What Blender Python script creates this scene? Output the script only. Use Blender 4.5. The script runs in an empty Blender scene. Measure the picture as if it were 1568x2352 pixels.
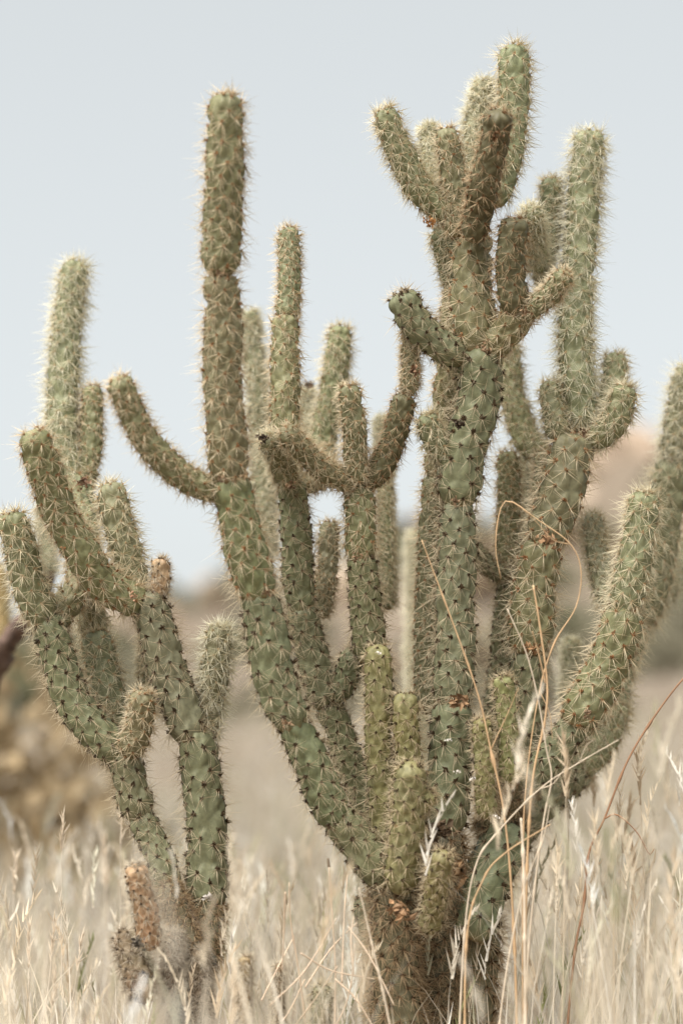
import bpy, math, random
import numpy as np
from mathutils import Matrix, Vector

SEED = 11
rng = np.random.default_rng(SEED)
random.seed(SEED)
scene = bpy.context.scene
C = scene.collection

# ------------------------------------------------------------------ camera
D0 = 2.45                     # metres from the lens to the trunk in focus
CAM_H = 0.36
PITCH = math.radians(5.2)
LENS, SENS_W = 85.0, 24.0
K = 1820.0 / 1568.0           # coordinates below are read off a 1568 px wide view of the photograph
FPX = LENS / SENS_W * 1568.0  # focal length in those pixels
cam_data = bpy.data.cameras.new('camera')
cam = bpy.data.objects.new('camera', cam_data); C.objects.link(cam)
cam.location = (0, 0, CAM_H)
cam.rotation_euler = (math.radians(90) + PITCH, 0, 0)
cam_data.sensor_fit = 'HORIZONTAL'
cam_data.sensor_width = SENS_W
cam_data.lens = LENS
cam_data.clip_start = 0.02
cam_data.clip_end = 3000
cam_data.dof.use_dof = True
cam_data.dof.focus_distance = D0
cam_data.dof.aperture_fstop = 2.6
scene.camera = cam

# ------------------------------------------------------------------ sky, sun, exposure
SUN_EL, SUN_AZ = math.radians(58), math.radians(215)   # azimuth clockwise from +Y: behind the camera, to its left
world = bpy.data.worlds.new('World'); scene.world = world; world.use_nodes = True
nt = world.node_tree; nt.nodes.clear()
sky = nt.nodes.new('ShaderNodeTexSky'); sky.sky_type = 'NISHITA'; sky.sun_disc = False
sky.sun_elevation = SUN_EL; sky.sun_rotation = SUN_AZ
sky.air_density = 1.0; sky.dust_density = 1.0; sky.ozone_density = 1.0
hs = nt.nodes.new('ShaderNodeHueSaturation'); hs.inputs['Saturation'].default_value = 0.16
bgn = nt.nodes.new('ShaderNodeBackground'); bgn.inputs['Strength'].default_value = 0.053
wo = nt.nodes.new('ShaderNodeOutputWorld')
nt.links.new(sky.outputs[0], hs.inputs['Color']); 
tint = nt.nodes.new('ShaderNodeMix'); tint.data_type = 'RGBA'; tint.blend_type = 'MULTIPLY'; tint.inputs[0].default_value = 1.0; tint.inputs[7].default_value = (0.965, 1.0, 0.985, 1)
nt.links.new(hs.outputs[0], tint.inputs[6]); 
veil = nt.nodes.new('ShaderNodeMix'); veil.data_type = 'RGBA'; veil.inputs[0].default_value = 0.65; veil.inputs[7].default_value = (4.75, 5.00, 5.12, 1)   # thin even overcast
nt.links.new(tint.outputs[2], veil.inputs[6]); nt.links.new(veil.outputs[2], bgn.inputs['Color'])
nt.links.new(bgn.outputs[0], wo.inputs['Surface'])
sun_d = bpy.data.lights.new('sun', 'SUN'); sun_d.energy = 2.7; sun_d.angle = math.radians(60); sun_d.color = (1.0, 0.95, 0.87)
sun = bpy.data.objects.new('sun', sun_d); C.objects.link(sun)
sdir = Vector((math.sin(SUN_AZ)*math.cos(SUN_EL), math.cos(SUN_AZ)*math.cos(SUN_EL), math.sin(SUN_EL)))
sun.rotation_euler = sdir.to_track_quat('Z', 'Y').to_euler()
scene.view_settings.view_transform = 'Standard'
scene.view_settings.look = 'None'
scene.view_settings.exposure = 1.57
scene.view_settings.gamma = 1.0
scene.view_settings.use_curve_mapping = False
scene.render.engine = 'CYCLES'
scene.cycles.use_denoising = True
scene.cycles.max_bounces = 6

# ------------------------------------------------------------------ helpers
def P(x, y, dz=0.0):
    """direction of a pixel, taken to the stated depth (metres behind the focus plane)"""
    d = D0 + dz
    cx, cy = (x - 784.0) / FPX * d, -(y - 1176.0) / FPX * d
    s, c = math.sin(PITCH), math.cos(PITCH)
    return np.array([cx, d * c - cy * s, CAM_H + d * s + cy * c])

def M_PER_PX(dz=0.0):
    return (D0 + dz) / FPX

def nrm(v):
    return v / np.maximum(np.linalg.norm(v, axis=-1, keepdims=True), 1e-12)

def mesh_from(name, verts, faces, mat, colors=None, smooth=True):
    """verts (n,3); faces: list of int arrays (m,3) / (m,4)"""
    verts = np.asarray(verts, dtype=np.float32)
    me = bpy.data.meshes.new(name)
    arrs = [np.asarray(f, dtype=np.int32) for f in (faces if isinstance(faces, list) else [faces]) if len(f)]
    idx = np.concatenate([a.ravel() for a in arrs])
    tot = np.concatenate([np.full(len(a), a.shape[1], dtype=np.int32) for a in arrs])
    start = np.concatenate([[0], np.cumsum(tot)[:-1]]).astype(np.int32)
    me.vertices.add(len(verts)); me.vertices.foreach_set('co', verts.ravel())
    me.loops.add(len(idx)); me.loops.foreach_set('vertex_index', idx)
    me.polygons.add(len(tot)); me.polygons.foreach_set('loop_start', start); me.polygons.foreach_set('loop_total', tot)
    me.polygons.foreach_set('use_smooth', np.full(len(tot), smooth))
    if colors is not None:
        col = np.ones((len(verts), 4), dtype=np.float32); col[:, :3] = colors
        at = me.color_attributes.new('Col', 'FLOAT_COLOR', 'POINT'); at.data.foreach_set('color', col.ravel())
    me.update(calc_edges=True); me.validate()
    if mat: me.materials.append(mat)
    return me

def link(name, me, parent=None):
    o = bpy.data.objects.new(name, me); C.objects.link(o)
    if parent is not None:
        o.parent = parent
        o.matrix_parent_inverse = parent.matrix_world.inverted() if False else Matrix.Translation(-root_loc(parent))
    return o

ROOT = {}
def root_loc(o):
    return ROOT.get(o.name, Vector((0, 0, 0)))

def thing(name, label, cat, loc, group=None):
    o = bpy.data.objects.new(name, None); C.objects.link(o)
    o.location = loc; o.empty_display_size = 0.05
    o['label'] = label; o['category'] = cat
    if group: o['group'] = group
    ROOT[o.name] = Vector(loc)
    return o

def tag(o, label=None, cat=None, group=None, kind=None):
    if label: o['label'] = label
    if cat: o['category'] = cat
    if group: o['group'] = group
    if kind: o['kind'] = kind
    return o

# ------------------------------------------------------------------ materials
def mat_new(name):
    m = bpy.data.materials.new(name); m.use_nodes = True
    n = m.node_tree.nodes; n.clear()
    out = n.new('ShaderNodeOutputMaterial')
    return m, n, m.node_tree.links, out

def noise(n, l, scale, detail=4, vec=None, rough=0.55):
    t = n.new('ShaderNodeTexNoise'); t.inputs['Scale'].default_value = scale
    t.inputs['Detail'].default_value = detail; t.inputs['Roughness'].default_value = rough
    if vec is not None: l.new(vec, t.inputs['Vector'])
    return t

def ramp(n, l, fac, stops):
    r = n.new('ShaderNodeValToRGB')
    el = r.color_ramp.elements
    while len(el) < len(stops): el.new(0.5)
    for e, (p, c) in zip(el, stops):
        e.position = p; e.color = (*c, 1) if len(c) == 3 else c
    l.new(fac, r.inputs['Fac'])
    return r

def mixc(n, l, fac, a, b, mode='MIX'):
    m = n.new('ShaderNodeMix'); m.data_type = 'RGBA'; m.blend_type = mode
    for sock, v in ((0, fac), (6, a), (7, b)):
        if hasattr(v, 'node') or hasattr(v, 'is_linked'): l.new(v, m.inputs[sock])
        else: m.inputs[sock].default_value = v if sock == 0 else (*v, 1)
    return m.outputs[2]

def skin_material():
    m, n, l, out = mat_new('cactus_skin')
    tc = n.new('ShaderNodeTexCoord'); co = tc.outputs['Object']
    at = n.new('ShaderNodeAttribute'); at.attribute_name = 'Col'
    big = noise(n, l, 26, 4, co); fine = noise(n, l, 240, 5, co); sp = noise(n, l, 120, 2, co)
    bloom = ramp(n, l, big.outputs['Fac'], [(0.35, (0, 0, 0)), (0.72, (1, 1, 1))])
    c1 = mixc(n, l, bloom.outputs[0], at.outputs['Color'], (0.215, 0.245, 0.165))
    mth = n.new('ShaderNodeMath'); mth.operation = 'MULTIPLY'; mth.inputs[1].default_value = 0.45
    c0 = mixc(n, l, mth.outputs[0], at.outputs['Color'], (0.225, 0.23, 0.145)); l.new(bloom.outputs[0], mth.inputs[0])
    fr = ramp(n, l, fine.outputs['Fac'], [(0.25, (0.72, 0.72, 0.70)), (0.75, (1.22, 1.2, 1.15))])
    c2 = mixc(n, l, 1.0, c0, fr.outputs[0], 'MULTIPLY')
    spr = ramp(n, l, sp.outputs['Fac'], [(0.70, (0, 0, 0)), (0.76, (1, 1, 1))])
    m3 = n.new('ShaderNodeMath'); m3.operation = 'MULTIPLY'; m3.inputs[1].default_value = 0.6
    l.new(spr.outputs[0], m3.inputs[0])
    c3 = mixc(n, l, m3.outputs[0], c2, (0.26, 0.15, 0.07))
    b = n.new('ShaderNodeBsdfPrincipled'); l.new(c3, b.inputs['Base Color'])
    b.inputs['Roughness'].default_value = 0.55; b.inputs['Specular IOR Level'].default_value = 0.35
    bp = n.new('ShaderNodeBump'); bp.inputs['Strength'].default_value = 0.35; bp.inputs['Distance'].default_value = 0.0008
    l.new(fine.outputs['Fac'], bp.inputs['Height']); l.new(bp.outputs[0], b.inputs['Normal'])
    l.new(b.outputs[0], out.inputs[0])
    return m

def attr_material(name, rough=0.6, transl=0.0, vary=0.0, scale=30, spec=0.3):
    m, n, l, out = mat_new(name)
    at = n.new('ShaderNodeAttribute'); at.attribute_name = 'Col'
    col = at.outputs['Color']
    if vary:
        tc = n.new('ShaderNodeTexCoord'); nz = noise(n, l, scale, 5, tc.outputs['Object'])
        r = ramp(n, l, nz.outputs['Fac'], [(0.25, (1 - vary,) * 3), (0.75, (1 + vary,) * 3)])
        col = mixc(n, l, 1.0, col, r.outputs[0], 'MULTIPLY')
    b = n.new('ShaderNodeBsdfPrincipled'); l.new(col, b.inputs['Base Color'])
    b.inputs['Roughness'].default_value = rough; b.inputs['Specular IOR Level'].default_value = spec
    if transl:
        t = n.new('ShaderNodeBsdfTranslucent'); l.new(col, t.inputs['Color'])
        mx = n.new('ShaderNodeMixShader'); mx.inputs[0].default_value = transl
        l.new(b.outputs[0], mx.inputs[1]); l.new(t.outputs[0], mx.inputs[2]); l.new(mx.outputs[0], out.inputs[0])
    else:
        l.new(b.outputs[0], out.inputs[0])
    return m

def bark_material():
    m, n, l, out = mat_new('dead_bark')
    tc = n.new('ShaderNodeTexCoord'); at = n.new('ShaderNodeAttribute'); at.attribute_name = 'Col'
    a = noise(n, l, 55, 6, tc.outputs['Object'], 0.65)
    r = ramp(n, l, a.outputs['Fac'], [(0.32, (0.25, 0.22, 0.2)), (0.5, (0.9, 0.88, 0.85)), (0.7, (1.5, 1.45, 1.4))])
    c = mixc(n, l, 1.0, at.outputs['Color'], r.outputs[0], 'MULTIPLY')
    b = n.new('ShaderNodeBsdfPrincipled'); l.new(c, b.inputs['Base Color']); b.inputs['Roughness'].default_value = 0.9
    bp = n.new('ShaderNodeBump'); bp.inputs['Strength'].default_value = 0.8; bp.inputs['Distance'].default_value = 0.003
    l.new(a.outputs['Fac'], bp.inputs['Height']); l.new(bp.outputs[0], b.inputs['Normal']); l.new(b.outputs[0], out.inputs[0])
    return m

def ground_material():
    m, n, l, out = mat_new('dry_soil')
    tc = n.new('ShaderNodeTexCoord'); co = tc.outputs['Object']
    a = noise(n, l, 0.45, 6, co, 0.6); f = noise(n, l, 3.0, 6, co, 0.65); p = noise(n, l, 30, 5, co)
    r = ramp(n, l, a.outputs['Fac'], [(0.30, (0.125, 0.093, 0.066)), (0.47, (0.185, 0.146, 0.108)), (0.60, (0.165, 0.131, 0.096)), (0.72, (0.110, 0.080, 0.057))])
    fr = ramp(n, l, f.outputs['Fac'], [(0.3, (0.62, 0.60, 0.58)), (0.7, (1.2, 1.2, 1.18))])
    c = mixc(n, l, 1.0, r.outputs[0], fr.outputs[0], 'MULTIPLY')
    b = n.new('ShaderNodeBsdfPrincipled'); l.new(c, b.inputs['Base Color']); b.inputs['Roughness'].default_value = 0.95
    bp = n.new('ShaderNodeBump'); bp.inputs['Strength'].default_value = 0.5; bp.inputs['Distance'].default_value = 0.02
    l.new(p.outputs['Fac'], bp.inputs['Height']); l.new(bp.outputs[0], b.inputs['Normal']); l.new(b.outputs[0], out.inputs[0])
    return m

def rock_material():
    m, n, l, out = mat_new('granite')
    tc = n.new('ShaderNodeTexCoord'); a = noise(n, l, 1.6, 7, tc.outputs['Object'], 0.65)
    r = ramp(n, l, a.outputs['Fac'], [(0.3, (0.19, 0.14, 0.105)), (0.5, (0.36, 0.275, 0.205)), (0.72, (0.48, 0.385, 0.295))])
    b = n.new('ShaderNodeBsdfPrincipled'); l.new(r.outputs[0], b.inputs['Base Color']); b.inputs['Roughness'].default_value = 0.9
    bp = n.new('ShaderNodeBump'); bp.inputs['Strength'].default_value = 0.7; bp.inputs['Distance'].default_value = 0.1
    l.new(a.outputs['Fac'], bp.inputs['Height']); l.new(bp.outputs[0], b.inputs['Normal']); l.new(b.outputs[0], out.inputs[0])
    return m

MAT_SKIN = skin_material()
MAT_SPINE = attr_material('spine', 0.5, 0.30)
MAT_GRASS = attr_material('dry_grass', 0.7, 0.40, spec=0.2)
MAT_STALK = attr_material('dry_stalk', 0.65, 0.0, 0.22, 60)
MAT_LEAF = attr_material('scrub_leaf', 0.75, 0.25)
MAT_BARK = bark_material()
MAT_SOIL = ground_material()
MAT_ROCK = rock_material()

# ------------------------------------------------------------------ the ground and the hill, one sheet to the horizon
SKY_X = np.array([-400, -120, -60, -30, -12.5, -10, -8, -6.2, -4.6, -3.2, -1.5, 0.5, 3, 6, 8.2, 9.6, 10.6, 11.6, 12.6, 16, 30, 60, 120, 400], float)
SKY_H = np.array([3, 4, 3, 1.6, 1.9, 2.5, 3.4, 4.0, 5.0, 5.3, 5.0, 6.0, 7.6, 8.2, 8.6, 10.4, 10.9, 10.7, 10.3, 11.5, 15, 12, 16, 10], float)
HX = np.linspace(-400, 400, 3201)
_k = np.exp(-0.5 * (np.arange(-6, 7) / 2.0) ** 2); _k /= _k.sum()
HH = np.convolve(np.interp(HX, SKY_X, SKY_H), _k, 'same'); HH[:8] = 3; HH[-8:] = 10
_ph = rng.uniform(0, 6.28, (14, 2)); _fr = rng.uniform(0.12, 1.1, 14); _an = rng.uniform(0, 6.28, 14)
def wob(x, y):
    s = 0
    for (p, q), f, a in zip(_ph, _fr, _an):
        s = s + np.sin((x * math.cos(a) + y * math.sin(a)) * f + p) / (1 + 3 * f)
    return s
def ground_z(x, y):
    x = np.asarray(x, float); y = np.asarray(y, float)
    t = np.clip((y - 5.0) / 85.0, 0, 1)
    h = np.interp(x, HX, HH) * (0.55 * t + 0.45 * t * t)
    back = np.clip((y - 95) / 200, 0, 1)
    h = h * (1 - 0.55 * back)
    return h + wob(x, y) * np.clip((y - 6) / 40, 0, 1) * 0.3 * (1 - back) + 0.012 * np.sin(x * 3.1 + y * 2.3) * np.clip((y - 1) / 3, 0, 1)

def build_ground():
    ys = np.concatenate([np.linspace(-60, -2, 12), np.linspace(-1, 8, 46), np.geomspace(8.3, 90, 90), np.linspace(92, 130, 24), np.geomspace(138, 1500, 22)])
    u = np.linspace(-1, 1, 161)
    xs = np.sign(u) * (np.abs(u) * 14 + np.abs(u) ** 6 * 900)
    X, Y = np.meshgrid(xs, ys)
    Z = ground_z(X, Y)
    V = np.stack([X, Y, Z], -1).reshape(-1, 3)
    ny, nx = X.shape
    i = np.arange(ny - 1)[:, None] * nx + np.arange(nx - 1)[None]
    F = np.stack([i, i + 1, i + nx + 1, i + nx], -1).reshape(-1, 4)
    o = link('ground', mesh_from('ground', V, F, MAT_SOIL))
    tag(o, kind='structure')
build_ground()

# ------------------------------------------------------------------ cholla joints
STYLE = {
    # skin colour, areole colour, spine base, spine tip, spines per areole, length / width, tubercle relief, areole spacing
    'old':   dict(skin=(0.166, 0.172, 0.098), are=(0.075, 0.050, 0.028), sb=(0.34, 0.24, 0.14), st=(0.74, 0.64, 0.46), n=12, ln=0.60, amp=0.105, dens=0.150, rad=.66, tuft=1.7),
    'mid':   dict(skin=(0.192, 0.187, 0.100), are=(0.30, 0.15, 0.065), sb=(0.55, 0.40, 0.23), st=(0.78, 0.69, 0.51), n=12, ln=0.58, amp=0.125, dens=0.135, rad=.82, tuft=1.2),
    'pale':  dict(skin=(0.200, 0.205, 0.115), are=(0.42, 0.28, 0.15), sb=(0.60, 0.48, 0.31), st=(0.78, 0.72, 0.54), n=14, ln=0.64, amp=0.115, dens=0.125, rad=.84),
    'fuzzy': dict(skin=(0.225, 0.226, 0.138), are=(0.55, 0.43, 0.27), sb=(0.68, 0.60, 0.42), st=(0.82, 0.79, 0.64), n=19, ln=0.68, amp=0.115, dens=0.115, rad=.84),
    'dark':  dict(skin=(0.088, 0.072, 0.034), are=(0.18, 0.085, 0.035), sb=(0.30, 0.16, 0.07), st=(0.60, 0.47, 0.30), n=9, ln=0.54, amp=0.11, dens=0.130, rad=.75),
    'young': dict(skin=(0.235, 0.220, 0.092), are=(0.06, 0.042, 0.022), sb=(0.36, 0.26, 0.15), st=(0.68, 0.57, 0.39), n=11, ln=0.58, amp=0.120, dens=0.185, rad=.68, tuft=1.5),
    'base':  dict(skin=(0.130, 0.115, 0.068), are=(0.06, 0.038, 0.020), sb=(0.24, 0.145, 0.075), st=(0.52, 0.39, 0.24), n=19, ln=0.42, amp=0.055, dens=0.075),
    'dead':  dict(skin=(0.43, 0.295, 0.175), are=(0.05, 0.032, 0.02), sb=(0.44, 0.33, 0.22), st=(0.70, 0.63, 0.50), n=13, ln=0.58, amp=0.12, dens=0.17, rad=.75, tuft=1.7),
    'husk':  dict(skin=(0.20, 0.135, 0.085), are=(0.05, 0.035, 0.022), sb=(0.30, 0.22, 0.15), st=(0.58, 0.50, 0.39), n=20, ln=0.5, amp=0.13, dens=0.12, tuft=1.8),
    'tan':   dict(skin=(0.32, 0.25, 0.11), are=(0.28, 0.18, 0.08), sb=(0.50, 0.38, 0.20), st=(0.66, 0.56, 0.33), n=16, ln=0.50, amp=0.05, dens=0.14),
}
GA = math.radians(137.508)

def catmull(pts, n):
    pts = np.asarray(pts, float)
    if len(pts) == 2:
        t = np.linspace(0, 1, n)[:, None]; return pts[0] * (1 - t) + pts[1] * t
    p = np.vstack([2 * pts[0] - pts[1], pts, 2 * pts[-1] - pts[-2]])
    out = []; m = len(pts) - 1; per = max(6, n // m)
    for i in range(m):
        a, b, c, d = p[i:i + 4]
        t = np.linspace(0, 1, per, endpoint=(i == m - 1))[:, None]
        out.append(0.5 * (2 * b + (c - a) * t + (2 * a - 5 * b + 4 * c - d) * t ** 2 + (3 * b - a - 3 * c + d) * t ** 3))
    return np.vstack(out)

def resample(line, n):
    seg = np.linalg.norm(np.diff(line, axis=0), axis=1); s = np.concatenate([[0], np.cumsum(seg)])
    q = np.linspace(0, s[-1], n)
    return np.stack([np.interp(q, s, line[:, k]) for k in range(3)], -1), s[-1]

def frames(line):
    T = nrm(np.gradient(line, axis=0))
    N = np.zeros_like(T)
    v = np.array([0.31, -0.9, 0.21]); v -= v.dot(T[0]) * T[0]; N[0] = v / np.linalg.norm(v)
    for i in range(1, len(T)):
        v = N[i - 1] - N[i - 1].dot(T[i]) * T[i]; N[i] = v / np.linalg.norm(v)
    return T, N, np.cross(T, N)

def cones(base, direc, length, rad, c0, c1):
    """thin three-sided needles with a slight taper bend, coloured from base to tip"""
    n = len(base); d = nrm(direc)
    up = np.tile(np.array([0.2, 0.3, 0.93]), (n, 1)); up[np.abs((d * up).sum(1)) > 0.95] = (1, 0, 0)
    a = nrm(np.cross(d, up)); b = np.cross(d, a)
    V = np.empty((n, 7, 3)); Cc = np.empty((n, 7, 3))
    for k in range(3):
        t = 2 * math.pi * k / 3
        o = (a * math.cos(t) + b * math.sin(t)) * rad[:, None]
        V[:, k] = base + o; Cc[:, k] = c0
        V[:, 3 + k] = base + d * (length * .33)[:, None] + o * .85; Cc[:, 3 + k] = np.asarray(c0) * .25 + np.asarray(c1) * .75
    V[:, 6] = base + d * length[:, None]; Cc[:, 6] = c1
    i = (np.arange(n) * 7)[:, None]
    F = np.concatenate([i + np.array(q) for q in ([0, 1, 4], [0, 4, 3], [1, 2, 5], [1, 5, 4], [2, 0, 3], [2, 3, 5], [3, 4, 6], [4, 5, 6], [5, 3, 6])])
    return V.reshape(-1, 3), F, Cc.reshape(-1, 3)

NSPINES = 0
def joint(parent, pts, w, style, d0=0.0, d1=None, name='stem_joint', taper=0.90, spine_mul=1.0, label=None, neck=0.66, dens=1.0, flat_tip=True):
    """one cholla joint: pts = centre line in picture pixels from its base to its tip, w = width in pixels"""
    global NSPINES
    st = STYLE[style]
    d1 = d0 if d1 is None else d1
    pts = np.array(pts, float)
    seg = np.concatenate([[0], np.cumsum(np.linalg.norm(np.diff(pts, axis=0), axis=1))]); seg /= seg[-1]
    ctrl = np.array([P(x, y, d0 + (d1 - d0) * t) for (x, y), t in zip(pts, seg)])
    W = w * M_PER_PX((d0 + d1) / 2)            # width in metres
    neck -= 0.15; W *= 0.825; R = W / 2
    line, L = resample(catmull(ctrl, 60), 80)
    u_ = np.linspace(0, 1, 80)
    for f_ in (1, 2, 3):
        line = line + (np.sin(u_ * math.pi * f_ * max(1.0, L / W / 3.5) + rng.uniform(0, 6.28)) * np.sin(u_ * math.pi))[:, None] * rng.normal(0, 0.035 / f_ * W, 3)
    nr = int(np.clip(L / (W / 15), 14, 110)); ns = 36
    # ring stations, closer at both rounded ends
    s = np.linspace(0, 1, nr) ; s = s - 0.06 * np.sin(2 * math.pi * s) / (2 * math.pi) * 2
    cen, _ = resample(line, 400)
    q = np.clip(s, 0, 1) * 399
    cen_r = np.stack([np.interp(q, np.arange(400), cen[:, k]) for k in range(3)], -1)
    T, N, B = frames(cen)
    ix = np.clip(q.astype(int), 0, 399)
    def radius(u):
        z = u * L
        lb, lt = min(0.62 * W, 0.35 * L), min(0.46 * W, 0.3 * L)
        a = np.clip(z / lb, 0, 1)
        r = neck + (1 - neck) * np.sin(a * math.pi / 2)
        r = r * (1 + (taper - 1) * np.clip((u - 0.3) / 0.7, 0, 1))
        b = np.clip((z - (L - lt)) / lt, 0, 1)
        r = r * np.power(np.clip(1 - b ** 2.6, 0, 1), 1 / 2.2)
        return r * R * (1 + 0.025 * np.sin(z / W * 2.1 + ph1) + 0.02 * np.sin(z / W * 4.3 + ph2))
    ph1, ph2, ph3 = rng.uniform(0, 6.28, 3)
    rr = radius(s)
    # areole lattice: golden-angle spiral
    h = st['dens'] * W * W / (math.pi * W) / dens
    ka = np.arange(int(L / h) + 1)
    za = (ka + 0.5) * h + rng.normal(0, 0.018 * W, len(ka)); ta = ka * GA + ph3 + rng.normal(0, 0.05, len(ka))
    nt_ = 6
    za = np.concatenate([za, L * (1 - rng.uniform(0.002, 0.010, nt_))]); ta = np.concatenate([ta, np.arange(nt_) * GA + 1])
    alive = rng.random(len(za)) > 0.05
    keep = alive & (za > 0.02 * L) & ((za < L * 0.985) | (np.arange(len(za)) >= len(za) - nt_)); za, ta = za[keep], ta[keep]
    th = np.linspace(0, 2 * math.pi, ns, endpoint=False)
    zz = (s * L)[:, None] * np.ones((1, ns)); tt = np.ones((nr, 1)) * th[None]
    lu, lv = 0.42 * W * math.sqrt(st['dens'] / 0.13), 0.185 * W
    zc = za - 0.16 * W                     # the tubercle hangs below its areole
    F1 = np.full((nr, ns), 9.0); F2 = np.full((nr, ns), 9.0)
    for z0, t0 in zip(zc, ta):
        dt = (tt - t0 + math.pi) % (2 * math.pi) - math.pi
        d = np.sqrt(((zz - z0) / lu) ** 2 + (dt * R / lv) ** 2)
        F2 = np.minimum(F2, np.maximum(F1, d)); F1 = np.minimum(F1, d)
    bump = st['amp'] * W * (np.clip((F2 - F1) * 1.3, 0, 1) ** 0.8 * 0.75 + 0.55 * np.cos(np.clip(F1, 0, 1) * math.pi / 2) - 0.55)
    fade = np.clip(rr / R * 1.3 - 0.2, 0, 1)[:, None]
    rad = rr[:, None] + bump * fade
    rad = np.maximum(rad, 0.0004)
    V = cen_r[:, None] + rad[..., None] * (N[ix][:, None] * np.cos(tt)[..., None] + B[ix][:, None] * np.sin(tt)[..., None])
    i = np.arange(nr - 1)[:, None] * ns; j = np.arange(ns)[None]; j2 = (j + 1) % ns
    F = np.stack([i + j, i + j2, i + ns + j2, i + ns + j], -1).reshape(-1, 4)
    V = np.vstack([V.reshape(-1, 3), cen_r[:1], cen_r[-1:]])
    nb = nr * ns
    jj = np.arange(ns); cap0 = np.stack([np.full(ns, nb), (jj + 1) % ns, jj], -1)
    cap1 = np.stack([np.full(ns, nb + 1), (nr - 1) * ns + jj, (nr - 1) * ns + (jj + 1) % ns], -1)
    sk = np.array(st['skin']) * rng.uniform(0.9, 1.1) * (1 + rng.normal(0, 0.035, 3))
    col = np.tile(sk, (len(V), 1))
    seam = np.concatenate([np.repeat(np.exp(-np.maximum(s * L - 0.03 * W, 0) / (0.07 * W)), ns), [1.0, 0.0]])[:, None] * 0.75
    col = col * (1 - seam) + np.array([0.24, 0.145, 0.07]) * seam
    o = link(name, mesh_from(name, V, [F, np.vstack([cap0, cap1])], MAT_SKIN, col), parent)
    if label: o['label'] = label
    # --- spines
    k = np.clip((za / L * 399).astype(int), 0, 399)
    ra = radius(za / L) + st['amp'] * W * 0.55
    n_ = N[k] * np.cos(ta)[:, None] + B[k] * np.sin(ta)[:, None]
    t_ = T[k]; b_ = np.cross(t_, n_)
    slope = (radius(np.clip(za / L + 0.01, 0, 1)) - radius(np.clip(za / L - 0.01, 0, 1))) / (0.02 * L)
    nn = nrm(n_ - t_ * np.clip(slope, -9, 0.3)[:, None])       # surface normal, tilting forward on the dome
    tn = nrm(t_ - (t_ * nn).sum(1, keepdims=True) * nn)
    apos = cen[k] + n_ * ra[:, None]
    cnt = int(st['n'] * spine_mul)
    VV, FF, CC = [], [], []; off = 0
    def add(v, f, c):
        nonlocal off
        VV.append(v); FF.append(f + off); CC.append(c); off += len(v)
    na = len(za)
    if na:
        rep = np.repeat(np.arange(na), rng.integers(int(cnt * .6), int(cnt * 1.4) + 1, na))
        m = len(rep)
        tipness = np.clip((za[rep] - (L - 0.9 * W)) / (0.9 * W), 0, 1)
        phi = rng.normal(0, st.get('fan', 1.25), m) + np.where(rng.random(m) < 0.16 + 0.5 * tipness, rng.uniform(-3.1, 3.1, m), 0)
        out = rng.uniform(0.22, 0.75, m); central = rng.random(m) < 0.24; out[central] = rng.uniform(1.0, 2.4, central.sum())
        dr = nn[rep] * out[:, None] + (-tn[rep] * np.cos(phi)[:, None] + b_[rep] * np.sin(phi)[:, None])
        dr = nrm(dr + rng.normal(0, 0.10, (m, 3)))
        ln = W * 1.02 * st['ln'] * rng.uniform(0.5, 1.15, m) * np.where(central, 1.1, 0.95) * (1 - 0.12 * tipness)
        ln = np.clip(ln, 0.010, 0.029)
        base = apos[rep] + rng.normal(0, 0.028 * W, (m, 3)) * 0.6
        jt = rng.uniform(0.8, 1.15, (m, 1))
        c0 = np.array(st['sb']) * jt; c1 = np.array(st['st']) * jt
        add(*cones(base, dr, ln, rng.uniform(0.00026, 0.00042, m) * st.get('rad', 1.0), c0, c1))
        # areole tuft: short, thick bristles
        gc = 10
        rep = np.repeat(np.arange(na), gc); m = len(rep)
        dr = nrm(nn[rep] * 0.8 + tn[rep] * 0.45 + rng.normal(0, 0.55, (m, 3)))
        jt = rng.uniform(0.6, 1.35, (m, 1))
        ac = np.array(st['are']) * jt
        sz = (rng.uniform(0.55, 1.3, na) * st.get('tuft', 1.0))[rep]
        add(*cones(apos[rep] - nn[rep] * 0.012 * W + rng.normal(0, 0.022 * W, (m, 3)), dr, W * 0.055 * sz * rng.uniform(0.7, 1.4, m), W * 0.019 * sz, ac, ac * 1.25))
        NSPINES += off // 7
        so = link('spines', mesh_from('spines', np.vstack(VV), np.vstack(FF), MAT_SPINE, np.vstack(CC), False), o)
        so['kind'] = 'stuff'
    return o

def lump(parent, x, y, size, dz, color, name='bark_scar', n=26, flat=0.45):
    """a rough papery scar: a handful of torn flakes"""
    c = P(x, y, dz); s = size * M_PER_PX(dz)
    V, F, Cc = [], [], []
    for k in range(n):
        p = c + rng.normal(0, 0.24 * s, 3) * (1, flat, 0.8)
        a = nrm(rng.normal(0, 1, 3)); b = nrm(np.cross(a, rng.normal(0, 1, 3)))
        e = s * rng.uniform(0.12, 0.34); f = s * rng.uniform(0.08, 0.22)
        q = np.cross(a, b) * s * 0.05
        i = len(V)
        V += [p - a * e, p + b * f + q, p + a * e, p - b * f + q, p - q * 1.5]
        F += [[i, i + 1, i + 4], [i + 1, i + 2, i + 4], [i + 2, i + 3, i + 4], [i + 3, i, i + 4]]
        Cc += [np.array(color) * rng.uniform(0.6, 1.35)] * 5
    return link(name, mesh_from(name, V, np.array(F), MAT_STALK, np.array(Cc), False), parent)

def base_of(x, y, dz):
    p = P(x, y, dz); return (float(p[0]), float(p[1]), float(ground_z(p[0], p[1])))
GY = 2500     # picture row of the ground at the focus distance (just below the frame)

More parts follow.
